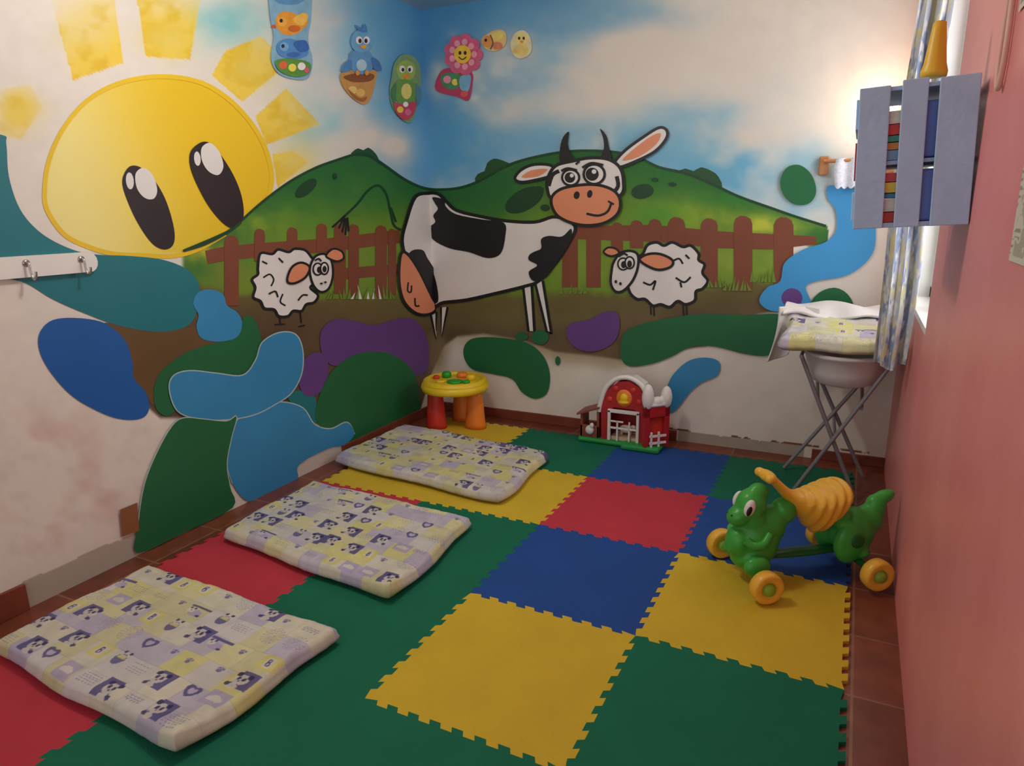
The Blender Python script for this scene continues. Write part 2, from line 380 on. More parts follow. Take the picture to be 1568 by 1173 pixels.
h.line(HILL,3.6,GRD)
for x,y,rx,ry,ro in [(468,288,20,9,-.7),(803,306,32,16,-.5),(984,293,17,11,-.2),(512,270,3,5,0),(835,318,7,5,0),(1003,275,5,3,0),(1030,282,6,3,0),(825,290,8,5,0)]: h.ell(x,y,rx,ry,GRD,ro)
h.done()
f=Part('fence')
f.poly([(314,384),(345,377),(400,372),(500,365),(612,352),(612,372),(500,386),(400,393),(345,399),(318,404)],BR,0,1)
f.poly([(505,412),(612,404),(612,420),(505,430)],BR,0,2)
def post(x,w,t,b,sk=0):
    return [(x-w,b),(x-w,t+w*.9),(x-w*.75,t+w*.3),(x-w*.25,t),(x+w*.3,t+1),(x+w*.8,t+w*.35),(x+w,t+w*.9),(x+w,b)]
for i,(x,w,t,b) in enumerate([(354,11,360,468),(397,8,350,400),(447,8,348,392),(492,8,342,385),(520,9,343,450),(541,8,343,452),(583,9,345,455),(600,6,350,452)]):
    f.poly(post(x,w,t,b),BR,0,3+i%2)
f.poly([(880,347),(1000,344),(1100,354),(1250,362),(1250,374),(1180,382),(1100,380),(1000,370),(880,366)],BR,0,1)
for i,(x,w,t,b) in enumerate([(873,12,350,440),(909,11,338,440),(945,9,340,385),(975,10,337,380),(1003,10,335,372),(1036,13,332,378),(1086,13,334,440),(1138,14,330,446),(1200,15,332,436)]):
    f.poly(post(x,w,t,b),BR,0,3+i%2)
f.done()
g=Part('grass_tufts'); random.seed(8)
for (x0,x1,yb) in [(500,605,458),(860,900,450),(1085,1110,440),(1150,1190,432),(1110,1150,445)]:
    x=x0
    while x<x1:
        hh=random.uniform(10,24); dx=random.uniform(-6,6); w=random.uniform(1.5,3)
        g.poly([(x-w,yb),(x+dx,yb-hh),(x+w,yb)],WH if yb==458 and random.random()<.25 else LG,0,7+int(x)%2); x+=random.uniform(4,8)
g.done()
s=Part('sun')
s.line([(345,358),(300,383),(262,392),(215,391),(170,388),(130,376),(97,358),(72,322),(68,290),(75,245),(96,198),(132,155),(180,128),(240,117),(300,124),(345,148),(384,188),(407,230),(416,272),(411,300)],7,SY)
s.poly([(190,265),(200,254),(216,257),(236,276),(254,308),(266,350),(265,374),(251,382),(232,372),(211,342),(195,308),(187,282)],EY)
s.poly([(207,266),(219,257),(233,268),(240,290),(235,304),(221,303),(209,288)],WH); s.ell(198,277,6,13,WH,-.1)
s.poly([(290,235),(300,222),(315,217),(331,229),(355,265),(369,300),(372,332),(361,348),(345,345),(322,320),(303,287),(291,257)],EY)
s.poly([(308,226),(321,219),(335,233),(341,255),(333,268),(318,262),(308,245)],WH); s.ell(301,243,5,11,WH,-.1)
s.line([(280,384),(312,374),(345,357),(368,340)],4,GRD)
s.done()
b=Part('colour_patches')
b.poly([(160,494),(240,506),(300,500),(330,500),(330,560),(260,590),(235,620),(222,600),(205,580),(200,550),(190,520)],BR2)
b.poly([(-90,195),(0,206),(9,220),(13,270),(30,320),(60,355),(100,378),(140,389),(200,392),(250,398),(288,414),(305,440),(300,480),(282,501),(240,508),(180,498),(130,480),(80,458),(40,434),(0,425),(-90,410)],TEAL)
b.poly([(60,510),(80,490),(120,487),(160,495),(190,520),(201,550),(205,580),(222,600),(228,625),(215,641),(180,641),(140,625),(105,602),(75,567),(60,537)],DB)
b.poly([(388,488),(400,520),(397,560),(300,600),(272,625),(255,637),(238,625),(235,595),(245,570),(275,545),(310,530),(345,520),(365,500),(375,484)],GR)
b.poly([(295,465),(302,448),(320,443),(340,450),(347,468),(362,478),(370,495),(362,516),(335,523),(308,518),(300,500),(303,482)],LB)
b.poly([(440,604),(462,598),(482,610),(484,648),(465,630),(446,618)],TEAL)
b.poly([(457,582),(462,555),(480,540),(498,545),(501,575),(490,600),(470,607),(460,597)],PU)
b.poly([(490,510),(505,492),(530,489),(570,498),(600,490),(630,488),(649,508),(656,540),(650,570),(620,572),(590,545),(550,550),(510,560),(492,540)],PU)
b.poly([(482,640),(490,600),(510,565),(545,542),(590,540),(625,560),(639,590),(640,650),(600,668),(540,690),(530,655),(500,658)],GR)
p_=[(376,766),(355,740),(345,700),(350,665),(370,635),(400,622),(430,616),(462,625),(480,650),(505,657),(530,647),(541,665),(525,681),(500,687),(456,712),(452,736),(400,760)]
b.line(p_[1:12],3.5,PALE); b.poly(p_,LB)
p_=[(258,595),(265,575),(290,568),(330,572),(370,575),(390,552),(400,525),(425,510),(450,512),(461,535),(460,570),(445,600),(420,618),(385,635),(340,642),(300,640),(270,628)]
b.line(p_,3.5,PALE,True); b.poly(p_,LB)
p_=[(208,846),(210,800),(220,740),(240,690),(262,652),(280,640),(310,642),(345,645),(360,638),(352,670),(345,710),(350,745),(354,777),(280,815)]
b.line(p_[1:13],3,PALE); b.poly(p_,GR,4)
b.poly([(181,780),(208,769),(211,812),(185,821)],SKIRT,0)
b.poly([(712,530),(725,518),(755,516),(790,520),(815,528),(835,548),(843,575),(838,602),(820,610),(800,600),(785,580),(755,572),(725,565),(712,548)],GR)
b.ell(828,516,13,11,GR); b.ell(855,552,4,7,GR); b.ell(800,515,10,6,GR)
b.poly([(868,510),(875,495),(900,490),(925,478),(945,478),(950,495),(945,517),(930,531),(905,538),(880,530)],PU)
b.poly([(952,528),(958,508),(985,495),(1030,486),(1080,480),(1140,482),(1190,480),(1209,490),(1200,520),(1178,543),(1140,541),(1095,530),(1060,530),(1030,545),(1000,556),(965,560),(952,548)],GR)
b.poly([(1019,603),(1030,575),(1055,552),(1083,547),(1102,554),(1099,574),(1075,585),(1057,600),(1038,624),(1025,630),(1018,615)],LB)
b.poly([(1268,285),(1300,288),(1335,298),(1341,350),(1335,390),(1300,420),(1250,430),(1234,440),(1241,464),(1215,475),(1180,475),(1163,460),(1175,440),(1195,430),(1202,402),(1230,382),(1265,370),(1281,350),(1279,320),(1268,305)],LB2)
b.ell(1213,456,16,15,PU)
b.poly([(1195,278),(1205,257),(1225,253),(1243,268),(1250,293),(1240,311),(1218,313),(1201,300)],GR)
b.poly([(1244,468),(1254,448),(1278,440),(1298,450),(1303,470)],GR,3)
b.done()
sh=Part('sheep')
for x0,y0 in ((427,480),(459,478)): sh.line([(x0,y0),(x0+2,y0+17)],2.5,BK,smooth=0)
sh.line([(420,497),(436,496)],2,BK,smooth=0); sh.line([(456,500),(466,498)],2,BK,smooth=0)
sh.shape([(394,410),(398,388),(416,389),(425,382),(441,386),(450,381),(466,383),(476,394),(484,405),(486,430),(474,440),(486,452),(480,463),(468,466),(461,476),(448,476),(440,484),(426,484),(419,474),(404,472),(398,461),(387,455),(390,440),(385,428),(394,420)],WH,4)
for l in ([(402,425),(412,420),(418,428),(414,438)],[(432,450),(428,462),(436,468)],[(400,400),(408,404)],[(455,460),(462,452),(470,452)],[(425,395),(432,402)],[(410,450),(420,446),(424,455)]): sh.line(l,2.5,BK)
sh.shape([(474,405),(482,392),(495,389),(505,398),(508,420),(502,441),(490,447),(479,438),(473,420)],WH,3.5)
sh.shape([(438,425),(445,409),(459,402),(472,409),(466,424),(451,433),(440,433)],SAL,3.5)
sh.shape([(497,391),(508,381),(521,385),(524,395),(515,400),(504,397)],SAL,3)
sh.ell(484,412,7,9,WH,0,2.5); sh.ell(494,411,6,9,WH,0,2.5); sh.ell(486,413,3.5,5,BK); sh.ell(494,412,3.2,5,BK); sh.line([(479,399),(485,396),(489,400)],2.5,BK)
sh.ell(489,434,2,1.5,BK); sh.ell(495,432,2,1.5,BK)
sh.done()
sh=Part('sheep')
for x0,y0 in ((996,460),(1001,462),(1046,462),(1051,460)): sh.line([(x0,y0),(x0+1,y0+22)],2.5,BK,smooth=0)
sh.shape([(985,388),(992,375),(1006,371),(1017,376),(1030,371),(1046,378),(1058,376),(1070,388),(1070,398),(1079,405),(1076,418),(1084,430),(1076,442),(1066,446),(1064,460),(1050,466),(1038,461),(1026,470),(1012,466),(1000,468),(988,458),(976,458),(965,448),(962,430),(975,410),(978,395)],WH,4.5)
for l in ([(1030,400),(1040,396),(1046,404)],[(985,432),(996,436),(1004,430),(1000,444)],[(1035,425),(1048,432),(1058,424)],[(1042,432),(1044,440)],[(1050,390),(1056,396)]): sh.line(l,3,BK)
sh.shape([(940,402),(950,388),(965,384),(977,390),(977,410),(969,430),(955,445),(943,446),(936,434),(937,416)],WH,4)
sh.shape([(925,386),(932,379),(944,381),(948,388),(936,392)],SAL,3)
sh.shape([(980,397),(993,389),(1012,389),(1030,398),(1028,408),(1010,413),(992,407)],SAL,4)
sh.ell(955,404,8,9,WH,0,2.5); sh.ell(965,402,7,9,WH,0,2.5); sh.ell(956,405,4,5.5,BK); sh.ell(965,404,3.6,5.5,BK); sh.line([(948,393),(956,388),(962,391)],3,BK)
sh.ell(944,431,2,2.5,BK); sh.ell(951,434,2,2.5,BK)
sh.done()
c=Part('cow')
for l in ([(614,352),(603,345),(597,322),(591,297),(579,284),(563,292),(546,313),(524,334)],[(606,340),(598,318)]): c.line(l,3.5,GRD)
for q in ([(528,330),(515,342),(508,348)],[(526,333),(518,350)],[(528,334),(523,356)],[(530,334),(528,360)],[(531,333),(533,354)]): c.line(q,3,BK)
for a_,b_,t_ in (((658,478),(669,478),(667,519)),((676,470),(686,470),(677,515))): c.shape([a_,b_,t_],WH,3.5,smooth=0)
for pts in ([(802,440),(815,438),(819,507),(810,507)],[(820,432),(832,430),(845,511),(838,507)]): c.shape(pts,WH,4,smooth=0)
c.shape([(634,302),(655,296),(672,297),(684,308),(700,322),(735,331),(775,338),(820,340),(852,332),(881,346),(872,372),(850,405),(826,430),(805,438),(760,449),(715,459),(680,463),(663,468),(640,440),(622,400),(614,370),(620,340)],WH,5)
c.shape([(613,387),(624,391),(640,415),(655,445),(667,470),(656,481),(636,480),(618,464),(610,440),(609,410)],SAL,4.5)
c.line([(623,432),(622,445),(627,447),(628,437)],2.5,BK); c.line([(633,456),(634,468),(640,468)],2.5,BK)
c.poly([(622,392),(630,383),(645,383),(652,395),(664,415),(671,440),(672,462),(660,460),(645,425),(632,400)],BK)
c.poly([(664,302),(682,306),(684,316),(700,328),(740,336),(773,341),(775,362),(768,388),(748,395),(720,386),(690,380),(665,367),(658,350),(668,340),(665,330),(672,320),(668,312)],BK,4)
c.poly([(820,385),(830,380),(830,366),(842,361),(862,362),(876,350),(874,372),(856,398),(838,424),(818,430),(811,416),(824,406),(811,398),(812,390)],BK,4)
c.shape([(790,273),(800,260),(820,252),(846,254),(846,268),(825,275),(800,279)],WH,4.5); c.poly([(800,272),(815,261),(840,259),(826,270)],SAL,3)
c.shape([(942,250),(958,231),(985,211),(1010,196),(1022,200),(1021,213),(1004,232),(975,247),(950,256)],WH,4.5); c.poly([(954,246),(975,226),(1000,208),(1013,205),(1006,221),(980,240)],SAL,3)
c.poly([(860,250),(859,228),(864,210),(873,202),(871,218),(874,232),(882,248)],BK,3); c.poly([(920,246),(926,228),(925,212),(920,197),(930,208),(934,226),(938,246)],BK,3)
c.shape([(840,290),(841,272),(853,254),(878,247),(905,242),(932,244),(950,256),(956,277),(950,300),(900,310),(850,305)],WH,5)
c.line([(842,285),(848,268),(858,262)],6,BK); c.line([(940,296),(948,285),(946,270)],6,BK)
c.shape([(847,302),(860,290),(885,284),(915,283),(940,291),(951,306),(948,326),(930,340),(905,345),(880,342),(858,332),(848,318)],SAL,4.5)
c.ell(885,299,4.5,6,BK,.2); c.ell(905,297,4,6,BK,.2)
c.line([(900,327),(918,330),(932,324),(938,311)],3.5,BK); c.line([(933,308),(942,313)],3,BK)
c.ell(876,272,13,12,WH,0,3.5); c.ell(912,267,16,15,WH,0,4); c.ell(875,272,8,8,BK); c.ell(909,267,10,10,BK); c.ell(878,269,3,3,WH); c.ell(912,263,3.5,3.5,WH)
c.line([(862,262),(872,258),(886,261)],3.5,BK); c.line([(894,257),(908,250),(926,253)],3.5,BK); c.line([(884,252),(890,247)],3,BK)
c.done()
# ---------------------------------------------------------------- stickers on the wall (paper cut-outs)
def stm(c): return mat('sticker_'+'_'.join(map(str,c)),c,.4,.10,25.)
def sticker(items,name='wall_sticker'):
    e=Part(name); e.parent=None; e.k=12
    for it in items:
        if it[0]=='p': e.poly(it[1],stm(it[2]),it[3] if len(it)>3 else 4)
        elif it[0]=='l': e.line(it[1],it[2],stm(it[3]))
        else: e.ell(it[0],it[1],it[2],it[3],stm(it[4]),it[5] if len(it)>5 else 0)
    return e.done()
Wt=(238,236,230); Dk=(40,44,60)
# twin birds in the clouds
sticker([('p',[(415,-20),(470,-20),(475,25),(470,60),(477,92),(471,118),(452,122),(425,113),(413,90),(417,56),(411,20)],(132,178,204)),
 (441,-2,24,10,(96,150,196)),('p',[(420,30),(430,18),(446,20),(458,26),(470,34),(462,44),(452,52),(436,54),(424,46)],(232,158,56)),('p',[(446,30),(462,20),(470,26),(460,40)],(240,190,84)),(430,34,7,7,(238,176,70)),(428,32,2.5,3,Dk),('p',[(418,38),(412,41),(420,44)],(210,80,40),2),(448,44,9,5,(206,108,40)),
 ('p',[(422,68),(434,60),(452,62),(466,72),(468,84),(452,90),(432,88),(422,80)],(84,140,200)),('p',[(446,66),(464,62),(470,76),(456,80)],(58,104,176)),(432,72,7,7,(120,172,214)),(430,71,2.5,3,Dk),(446,84,10,4,(60,110,180)),
 ('p',[(418,94),(440,90),(470,96),(470,112),(450,118),(426,110)],(92,146,62)),(430,100,6,6,(224,104,64)),(444,104,6,6,(240,226,90)),(458,102,6,6,Wt),(466,108,4,4,(214,90,120))])
# blue bird standing on a nest
sticker([('p',[(519,116),(530,106),(552,110),(574,108),(573,126),(566,150),(556,160),(540,152),(524,134)],(198,148,78)),('p',[(524,118),(546,112),(570,114),(566,124),(540,126)],(134,80,44)),(538,138,7,6,(228,196,110)),(550,142,7,6,(222,180,96)),('p',[(530,136),(548,150),(560,148),(554,156),(540,150)],(160,100,54)),
 ('p',[(533,84),(545,76),(562,78),(570,92),(566,108),(550,114),(536,106)],(96,156,202)),('p',[(566,88),(578,94),(582,108),(570,106)],(70,120,180)),('p',[(536,92),(524,98),(520,110),(534,108)],(78,134,190)),(551,100,8,9,(176,208,222)),
 ('p',[(535,62),(540,50),(552,46),(564,52),(568,66),(560,78),(546,80),(537,74)],(112,172,214)),('p',[(546,48),(542,38),(552,44),(556,36),(560,50)],(80,136,196),2),(547,62,5,6,Wt),(558,62,5,6,Wt),(548,63,2.5,3.5,Dk),(557,63,2.5,3.5,Dk),('p',[(548,70),(553,76),(559,70)],(234,170,60),2),(544,112,3,4,(228,150,60)),(558,112,3,4,(228,150,60))])
# green parrot
sticker([('p',[(602,98),(614,84),(632,87),(642,104),(642,140),(635,170),(627,188),(612,182),(599,164),(595,140),(598,118)],(122,160,112)),
 ('p',[(606,104),(618,92),(632,98),(634,114),(624,124),(610,120)],(150,188,88)),(614,106,4.5,5.5,Wt),(626,106,4.5,5.5,Wt),(615,107,2.2,3,Dk),(625,107,2.2,3,Dk),('p',[(614,114),(620,122),(626,114)],(226,150,60),2),
 ('p',[(604,126),(620,122),(634,130),(632,156),(618,162),(604,152)],(104,156,76)),(620,140,8,12,(222,214,120)),('p',[(634,128),(643,142),(636,162)],(84,136,160)),('p',[(604,128),(596,142),(602,160)],(70,130,90)),
 ('p',[(600,158),(616,160),(634,156),(630,176),(618,184),(606,176)],(196,70,92)),(610,168,5,5,(236,200,80)),(622,172,5,5,(214,110,150)),(618,160,4,4,Wt)])
# pink flower over a little garden card
pet=[(711+20*math.cos(a),84+22*math.sin(a),10,10,(216,96,130)) for a in np.linspace(0,2*math.pi,10)[:-1]]; pet2=[(711+17*math.cos(a),84+19*math.sin(a),4.5,5,(238,160,176)) for a in np.linspace(0,2*math.pi,10)[:-1]]
sticker([('p',[(674,112),(690,104),(722,110),(724,130),(718,154),(700,148),(668,138)],(182,66,100)),('p',[(676,116),(694,112),(708,118),(700,136),(682,134)],(74,140,96)),(686,122,6,6,(232,150,170)),(698,126,5,5,(240,210,90)),('p',[(706,118),(722,116),(718,140),(706,136)],(122,176,206)),(712,144,6,5,(220,90,90)),('l',[(708,104),(702,118),(704,132)],3,(80,140,70))]+pet+pet2+[(711,84,13,14,(242,196,60)),(707,82,2.2,3,Dk),(715,82,2.2,3,Dk),('l',[(705,88),(711,92),(717,88)],1.6,Dk)])
# chick and butterfly near the light
sticker([('p',[(738,62),(748,52),(762,46),(775,50),(775,68),(762,78),(746,76)],(228,196,130)),(747,64,8,9,(230,150,80)),('p',[(754,54),(766,48),(772,56),(762,64)],(238,214,110)),('p',[(756,66),(768,66),(770,74),(758,76)],(214,130,90)),(745,62,2,2.5,Dk),('l',[(752,54),(756,66),(752,76)],2,(120,90,70))])
sticker([('p',[(783,66),(790,51),(803,47),(813,58),(814,80),(800,90),(787,84)],(226,214,166)),(799,60,9,9,(236,218,130)),(800,76,10,10,(230,204,120)),(796,59,1.8,2.4,Dk),(803,59,1.8,2.4,Dk),('p',[(797,63),(800,67),(803,63)],(228,150,70),2),('p',[(790,74),(785,80),(793,82)],(222,190,110),2)])
# ---------------------------------------------------------------- cot mattresses with printed cover
def cover_paint(U,V,seed,cell=.092):
    rs=np.random.RandomState(seed); pal=np.array([(206,202,140),(206,203,186),(188,183,196),(200,198,190),(210,206,160),(204,201,198),(182,176,194),(202,199,158),(207,204,184)],float)
    gi=np.floor(V/cell+.3).astype(int); off=rs.rand(64)[gi%64]
    gj=np.floor(U/cell/1.15+off).astype(int); h=rs.rand(64,64)[gi%64,gj%64]
    C=pal[(h*9).astype(int)%9].copy()
    fu=(U/cell/1.15+off)%1; fv=(V/cell+.3)%1
    seam=((fu<.02)|(fv<.025)); C[seam]*=.94
    IND=(82,77,130); CR=(213,209,194); YE=(208,202,118); LI=(172,162,194)
    w=U.max(); hh=V.max()
    def circ(x,y,r,ry=None): return ((U-x)/r)**2+((V-y)/(ry or r))**2<1
    def M(mask,c):
        C[mask]=C[mask]*.14+np.array(c)*.86
    spots=[]
    nx,ny=max(3,int(round(w/.098))),max(3,int(round(hh/.094)))
    for i in range(nx):
        for j in range(ny):
            spots.append(((i+.5)/nx*w+rs.uniform(-.014,.014),(j+.5)/ny*hh+rs.uniform(-.010,.010)))
    kinds=[0,3,1,8,4,5,2,7,6,9,3,0,8,5,2,10,8,1]
    rs.shuffle(spots)
    for n,(x,y) in enumerate(spots):
        k=kinds[n%len(kinds)]
        if k in(0,1):   # panda half on an indigo block
            sx=1 if k else -1
            M((U-x)*sx<.040,LI) if False else None
            M((abs(U-x-.014*sx)<.032)&(abs(V-y)<.034),IND)
            M(circ(x,y,.025,.021),CR); M(circ(x-.020,y+.018,.009),(46,42,88)); M(circ(x+.020,y+.018,.009),(46,42,88)); M(circ(x-.009,y+.003,.0055,.008),(50,46,90)); M(circ(x+.009,y+.003,.0055,.008),(50,46,90)); M(circ(x,y-.007,.0032),(50,46,90)); M(circ(x-.004*sx,y-.029,.020,.009),CR); M(circ(x-.022*sx,y-.026,.009,.007),(60,55,100))
        elif k==2:      # rosette of fine lines
            for r in (.034,.027,.020,.013,.007):
                d=np.hypot(U-x,V-y); M((abs(d-r)<.0014)&(np.sin(np.arctan2(V-y,U-x)*16+r*900)>-.3),(148,142,176))
        elif k==3:      # lines of small print
            M((abs(U-x)<.036)&(abs(V-y)<.020)&((V*1000%8)<2.6)&(np.sin(U*460+np.floor(V*125)*2.1)>-.4),(142,136,172))
        elif k==4:      # heart
            a=(U-x)/.030; b_=(V-y)/.027+.15; M((a*a+b_*b_-.55)**3-a*a*b_**3*1.2<0,IND); a=a*1.9; b_=(V-y)/.027*1.9+.10; M((a*a+b_*b_-.55)**3-a*a*b_**3*1.2<0,(196,186,206))
        elif k==5:      # alphabet block B
            M((abs(U-x)<.034)&(abs(V-y)<.030),YE); M((abs(U-x)<.017)&(abs(V-y)<.019),(210,206,196))
            M((abs(U-x+.007)<.0028)&(abs(V-y)<.013),(80,72,130)); M((abs(np.hypot(U-x+.003,V-y-.0065)-.0058)<.0024)&(U>x-.006),(80,72,130)); M((abs(np.hypot(U-x+.002,V-y+.0065)-.0065)<.0024)&(U>x-.006),(80,72,130))
        elif k==6:      # rows of dots
            M((abs(U-x)<.030)&(abs(V-y)<.012)&((np.hypot((U*1000)%7-3.5,(V*1000)%7-3.5))<1.9),(92,86,140))
        elif k==7:      # sleeping cub
            M((abs(U-x)<.045)&(abs(V-y-.020)<.005),IND); M(circ(x,y-.010,.026,.016),LI); M(circ(x-.024,y-.002,.014,.012),CR); M(circ(x-.033,y+.008,.005),(60,55,100)); M(circ(x-.016,y+.009,.005),(60,55,100)); M(circ(x+.022,y-.018,.008,.006),(70,62,120)); M(circ(x-.024,y-.002,.003),(60,55,100))
        elif k==8:      # paw print
            M(circ(x,y-.004,.009,.007),(112,104,152)); 
            for q in (-.010,-.003,.004,.011): M(circ(x+q,y+.008-abs(q)*.3,.003,.004),(112,104,152))
        elif k==9:      # cloud on lilac
            M((abs(U-x)<.036)&(abs(V-y)<.028),LI); M(circ(x,y,.018,.012)|circ(x+.015,y-.003,.011,.009)|circ(x-.015,y-.003,.012,.009),CR)
        else:           # bear cub with scarf
            M(circ(x,y-.006,.020,.024),(96,90,140)); M(circ(x,y+.012,.015,.013),CR); M(circ(x-.012,y+.024,.006)|circ(x+.012,y+.024,.006),(60,55,104)); M((abs(U-x)<.016)&(abs(V-y)<.0035),YE); M(circ(x-.005,y+.014,.0025)|circ(x+.005,y+.014,.0025),(50,46,90))
    n=fbm(U*30,V*30); n4=fbm(U*6+3,V*6)
    C=C*(1-.10*(n[...,None]-.5)); C=C*(1-.10*(n4[...,None]-.5))
    return C/255.
covm=attrmat('cot_cover_fabric',rough=.45,bump=.5,bscale=40.,bdist=.003)
def mattress(name,P00,P10,P11,P01,th,seed,z0=ZF,lf=.03,rough=1.):
    c=[np.array(p,float) for p in (P00,P10,P11,P01)]; w=np.linalg.norm(c[1]-c[0]); h=np.linalg.norm(c[3]-c[0])
    n=int(w/.0028); m=int(h/.0028)
    u=np.linspace(0,1,n); v=np.linspace(0,1,m); U,V=np.meshgrid(u,v,indexing='ij')
    cu=(U-.5)*2; cv=(V-.5)*2; k=.022
    Us=.5+.5*cu*(1-k*cv**10*abs(cu)**4); Vs=.5+.5*cv*(1-k*1.4*cu**10*abs(cv)**4)
    Us=Us+rough*.008*np.sin(V*9+seed)*abs(cu)**8*np.sign(cu)/w
    Vs=Vs+rough*.006*np.sin(U*11+seed*2)*abs(cv)**8*np.sign(cv)/h
    X=(c[0]*1)[None,None,:]*((1-Us)*(1-Vs))[...,None]+c[1]*((Us)*(1-Vs))[...,None]+c[2]*(Us*Vs)[...,None]+c[3]*((1-Us)*Vs)[...,None]
    d=np.minimum(np.minimum(U,1-U)*w,np.minimum(V,1-V)*h)
    d2=np.sqrt(np.clip(1-np.clip(1-d/.028,0,1)**2,0,1))
    Uw=U*w;Vw=V*h
    nz=fbm(Uw*9+seed,Vw*9)-.5; wr=fbm(Uw*30+seed*3,Vw*8)-.5; wr2=fbm(Uw*8+seed*5,Vw*34)-.5
    Z=z0+th*.55+th*.45*d2+rough*.012*nz*d2+rough*(.008*wr+.008*wr2)*np.exp(-(d/.07)**2)
    lift=lf*np.clip(cu,0,1)**6*np.clip(-cv,0,1)**4; Z=Z+lift
    P=np.dstack([X,Z]); colr=s2l(cover_paint(Uw,Vw,seed))
    rim=[(i,0) for i in range(n)]+[(n-1,j) for j in range(1,m)]+[(i,m-1) for i in range(n-2,-1,-1)]+[(0,j) for j in range(m-2,0,-1)]
    rp=np.array([P[a] for a in rim]); rc=np.array([colr[a] for a in rim]); cen=P.reshape(-1,3).mean(0)
    rings=[];
    for out,zf in ((.006,.42),(.004,.30),(-.012,.14),(-.05,.0)):
        q=rp.copy(); dirv=rp[:,:2]-cen[:2]; dirv/=np.linalg.norm(dirv,axis=1)[:,None]; q[:,:2]+=dirv*out; q[:,2]=z0+(rp[:,2]-z0)*zf/.55+.0005; rings.append(q)
    V0=P.reshape(-1,3); C0=colr.reshape(-1,3); idx=np.arange(n*m).reshape(n,m)
    F=np.stack([idx[:-1,:-1],idx[1:,:-1],idx[1:,1:],idx[:-1,1:]],-1).reshape(-1,4).tolist()
    prev=[int(idx[a]) for a in rim]; vs=[V0];cs=[C0];tot=n*m;N=len(rim)
    for q in rings:
        cur=list(range(tot,tot+N)); vs.append(q);cs.append(rc*.92);tot+=N
        F+=[(prev[i],cur[i],cur[(i+1)%N],prev[(i+1)%N]) for i in range(N)]; prev=cur
    me=bpy.data.meshes.new(name); me.from_pydata(np.vstack(vs).tolist(),[],F); me.materials.append(covm)
    at=me.color_attributes.new('Col','FLOAT_COLOR','POINT'); CC=np.vstack(cs); at.data.foreach_set('color',np.hstack([CC,np.ones((len(CC),1))]).astype(np.float32).ravel())
    me.polygons.foreach_set('use_smooth',[True]*len(me.polygons)); me.update(); o=bpy.data.objects.new(name,me); COL.objects.link(o); return o
mattress('cot_mattress',(-1.765,-.94),(-.865,-.985),(-.83,-.43),(-1.745,-.40),.062,11)
mattress('cot_mattress',(-1.735,-.085),(-.80,-.19),(-.845,.445),(-1.755,.49),.062,23)
mattress('cot_mattress',(-1.905,.80),(-.83,.69),(-.868,1.33),(-1.87,1.44),.06,37,lf=.015)
# ---------------------------------------------------------------- activity table
tb=empty('toddler_activity_table',(-1.64,1.66,ZF))
YL=mat('plastic_yellow',(232,200,40),.35,.04); RD=mat('plastic_red',(205,56,46),.35,.04); OR=mat('plastic_orange',(236,132,48),.35,.04); GN=mat('plastic_green',(40,160,50),.35,.04); BL=mat('plastic_blue',(40,110,190),.35,.04); WT=mat('plastic_white',(228,226,222),.4,.03); DRD=mat('plastic_barn_red',(174,36,44),.4,.05); LGN=mat('plastic_farm_green',(40,150,70),.4,.05)
lathe('top',[(0,.30),(.17,.30),(.205,.288),(.212,.265),(.205,.245),(.18,.24),(0,.24)],YL,tb)
lathe('rim',[(.16,.30),(.165,.312),(.18,.316),(.195,.308),(.20,.292)],YL,tb)
def leg(x,y,m,n):
    lathe(n,[(0,.25),(.045,.25),(.052,.2),(.066,.03),(.072,.001),(0,.001)],m,tb,24,(x,y,0),1,.75)
leg(-.11,-.06,RD,'leg_1'); leg(.12,.03,OR,'leg_2'); leg(-.04,.14,OR,'leg_3')
for i,(x,y,r,hh,m) in enumerate([(-.09,.05,.03,.035,GN),(.0,.09,.035,.03,OR),(.09,.04,.028,.035,YL),(.03,-.05,.05,.014,GN),(-.06,-.07,.035,.012,YL),(.11,-.05,.022,.02,GN),(-.13,-.01,.02,.02,RD)]):
    lathe('activity_%d'%(i+1),[(0,.30),(r,.30),(r,.30+hh*.7),(r*.7,.30+hh),(0,.30+hh)],m,tb,20,(x,y,0))
# ---------------------------------------------------------------- toy farm
fa=empty('toy_farm_barn',(-.575,1.765,ZF))
boxes('base',[((-.27,-.07,.001),(.02,.09,.03)),((.0,-.11,.001),(.22,.09,.035))],LGN,fa,bevel=.012)
def prof(name,pts,y0,y1,m,bev=.004):
    n=len(pts); v=[(x,y0,z) for x,z in pts]+[(x,y1,z) for x,z in pts]
    r=delaunay_2d_cdt([Vector(p) for p in pts],[],[list(range(n))],1,1e-6); v2=[(q.x,y0,q.y) for q in r[0]]+[(q.x,y1,q.y) for q in r[0]]; k=len(r[0])
    ff=[tuple(f) for f in r[2]]+[tuple(i+k for i in f[::-1]) for f in r[2]]; s=len(v2)
    v2+=v; ff+=[(s+i,s+(i+1)%n,s+n+(i+1)%n,s+n+i) for i in range(n)]
    return obj(name,v2,ff,m,fa)
GB=[(-.13,.03),(-.135,.22),(-.10,.32),(-.04,.375),(.03,.385),(.09,.35),(.12,.28),(.13,.22),(.13,.03),(.085,.03),(.085,.20),(.06,.225),(-.06,.225),(-.085,.20),(-.085,.03)]
prof('barn_front',GB,-.05,-.02,DRD)
prof('barn_back',[(-.13,.03),(-.135,.22),(-.10,.32),(-.04,.375),(.03,.385),(.09,.35),(.12,.28),(.13,.22),(.13,.03)],.07,.08,DRD)
tube('roof_edge',[(-.148,-.045,.19),(-.14,-.045,.24),(-.108,-.045,.335),(-.045,-.045,.392),(.03,-.045,.402),(.10,-.045,.362),(.13,-.045,.29),(.142,-.045,.22)],.014,WT,fa,smoothpts=4)
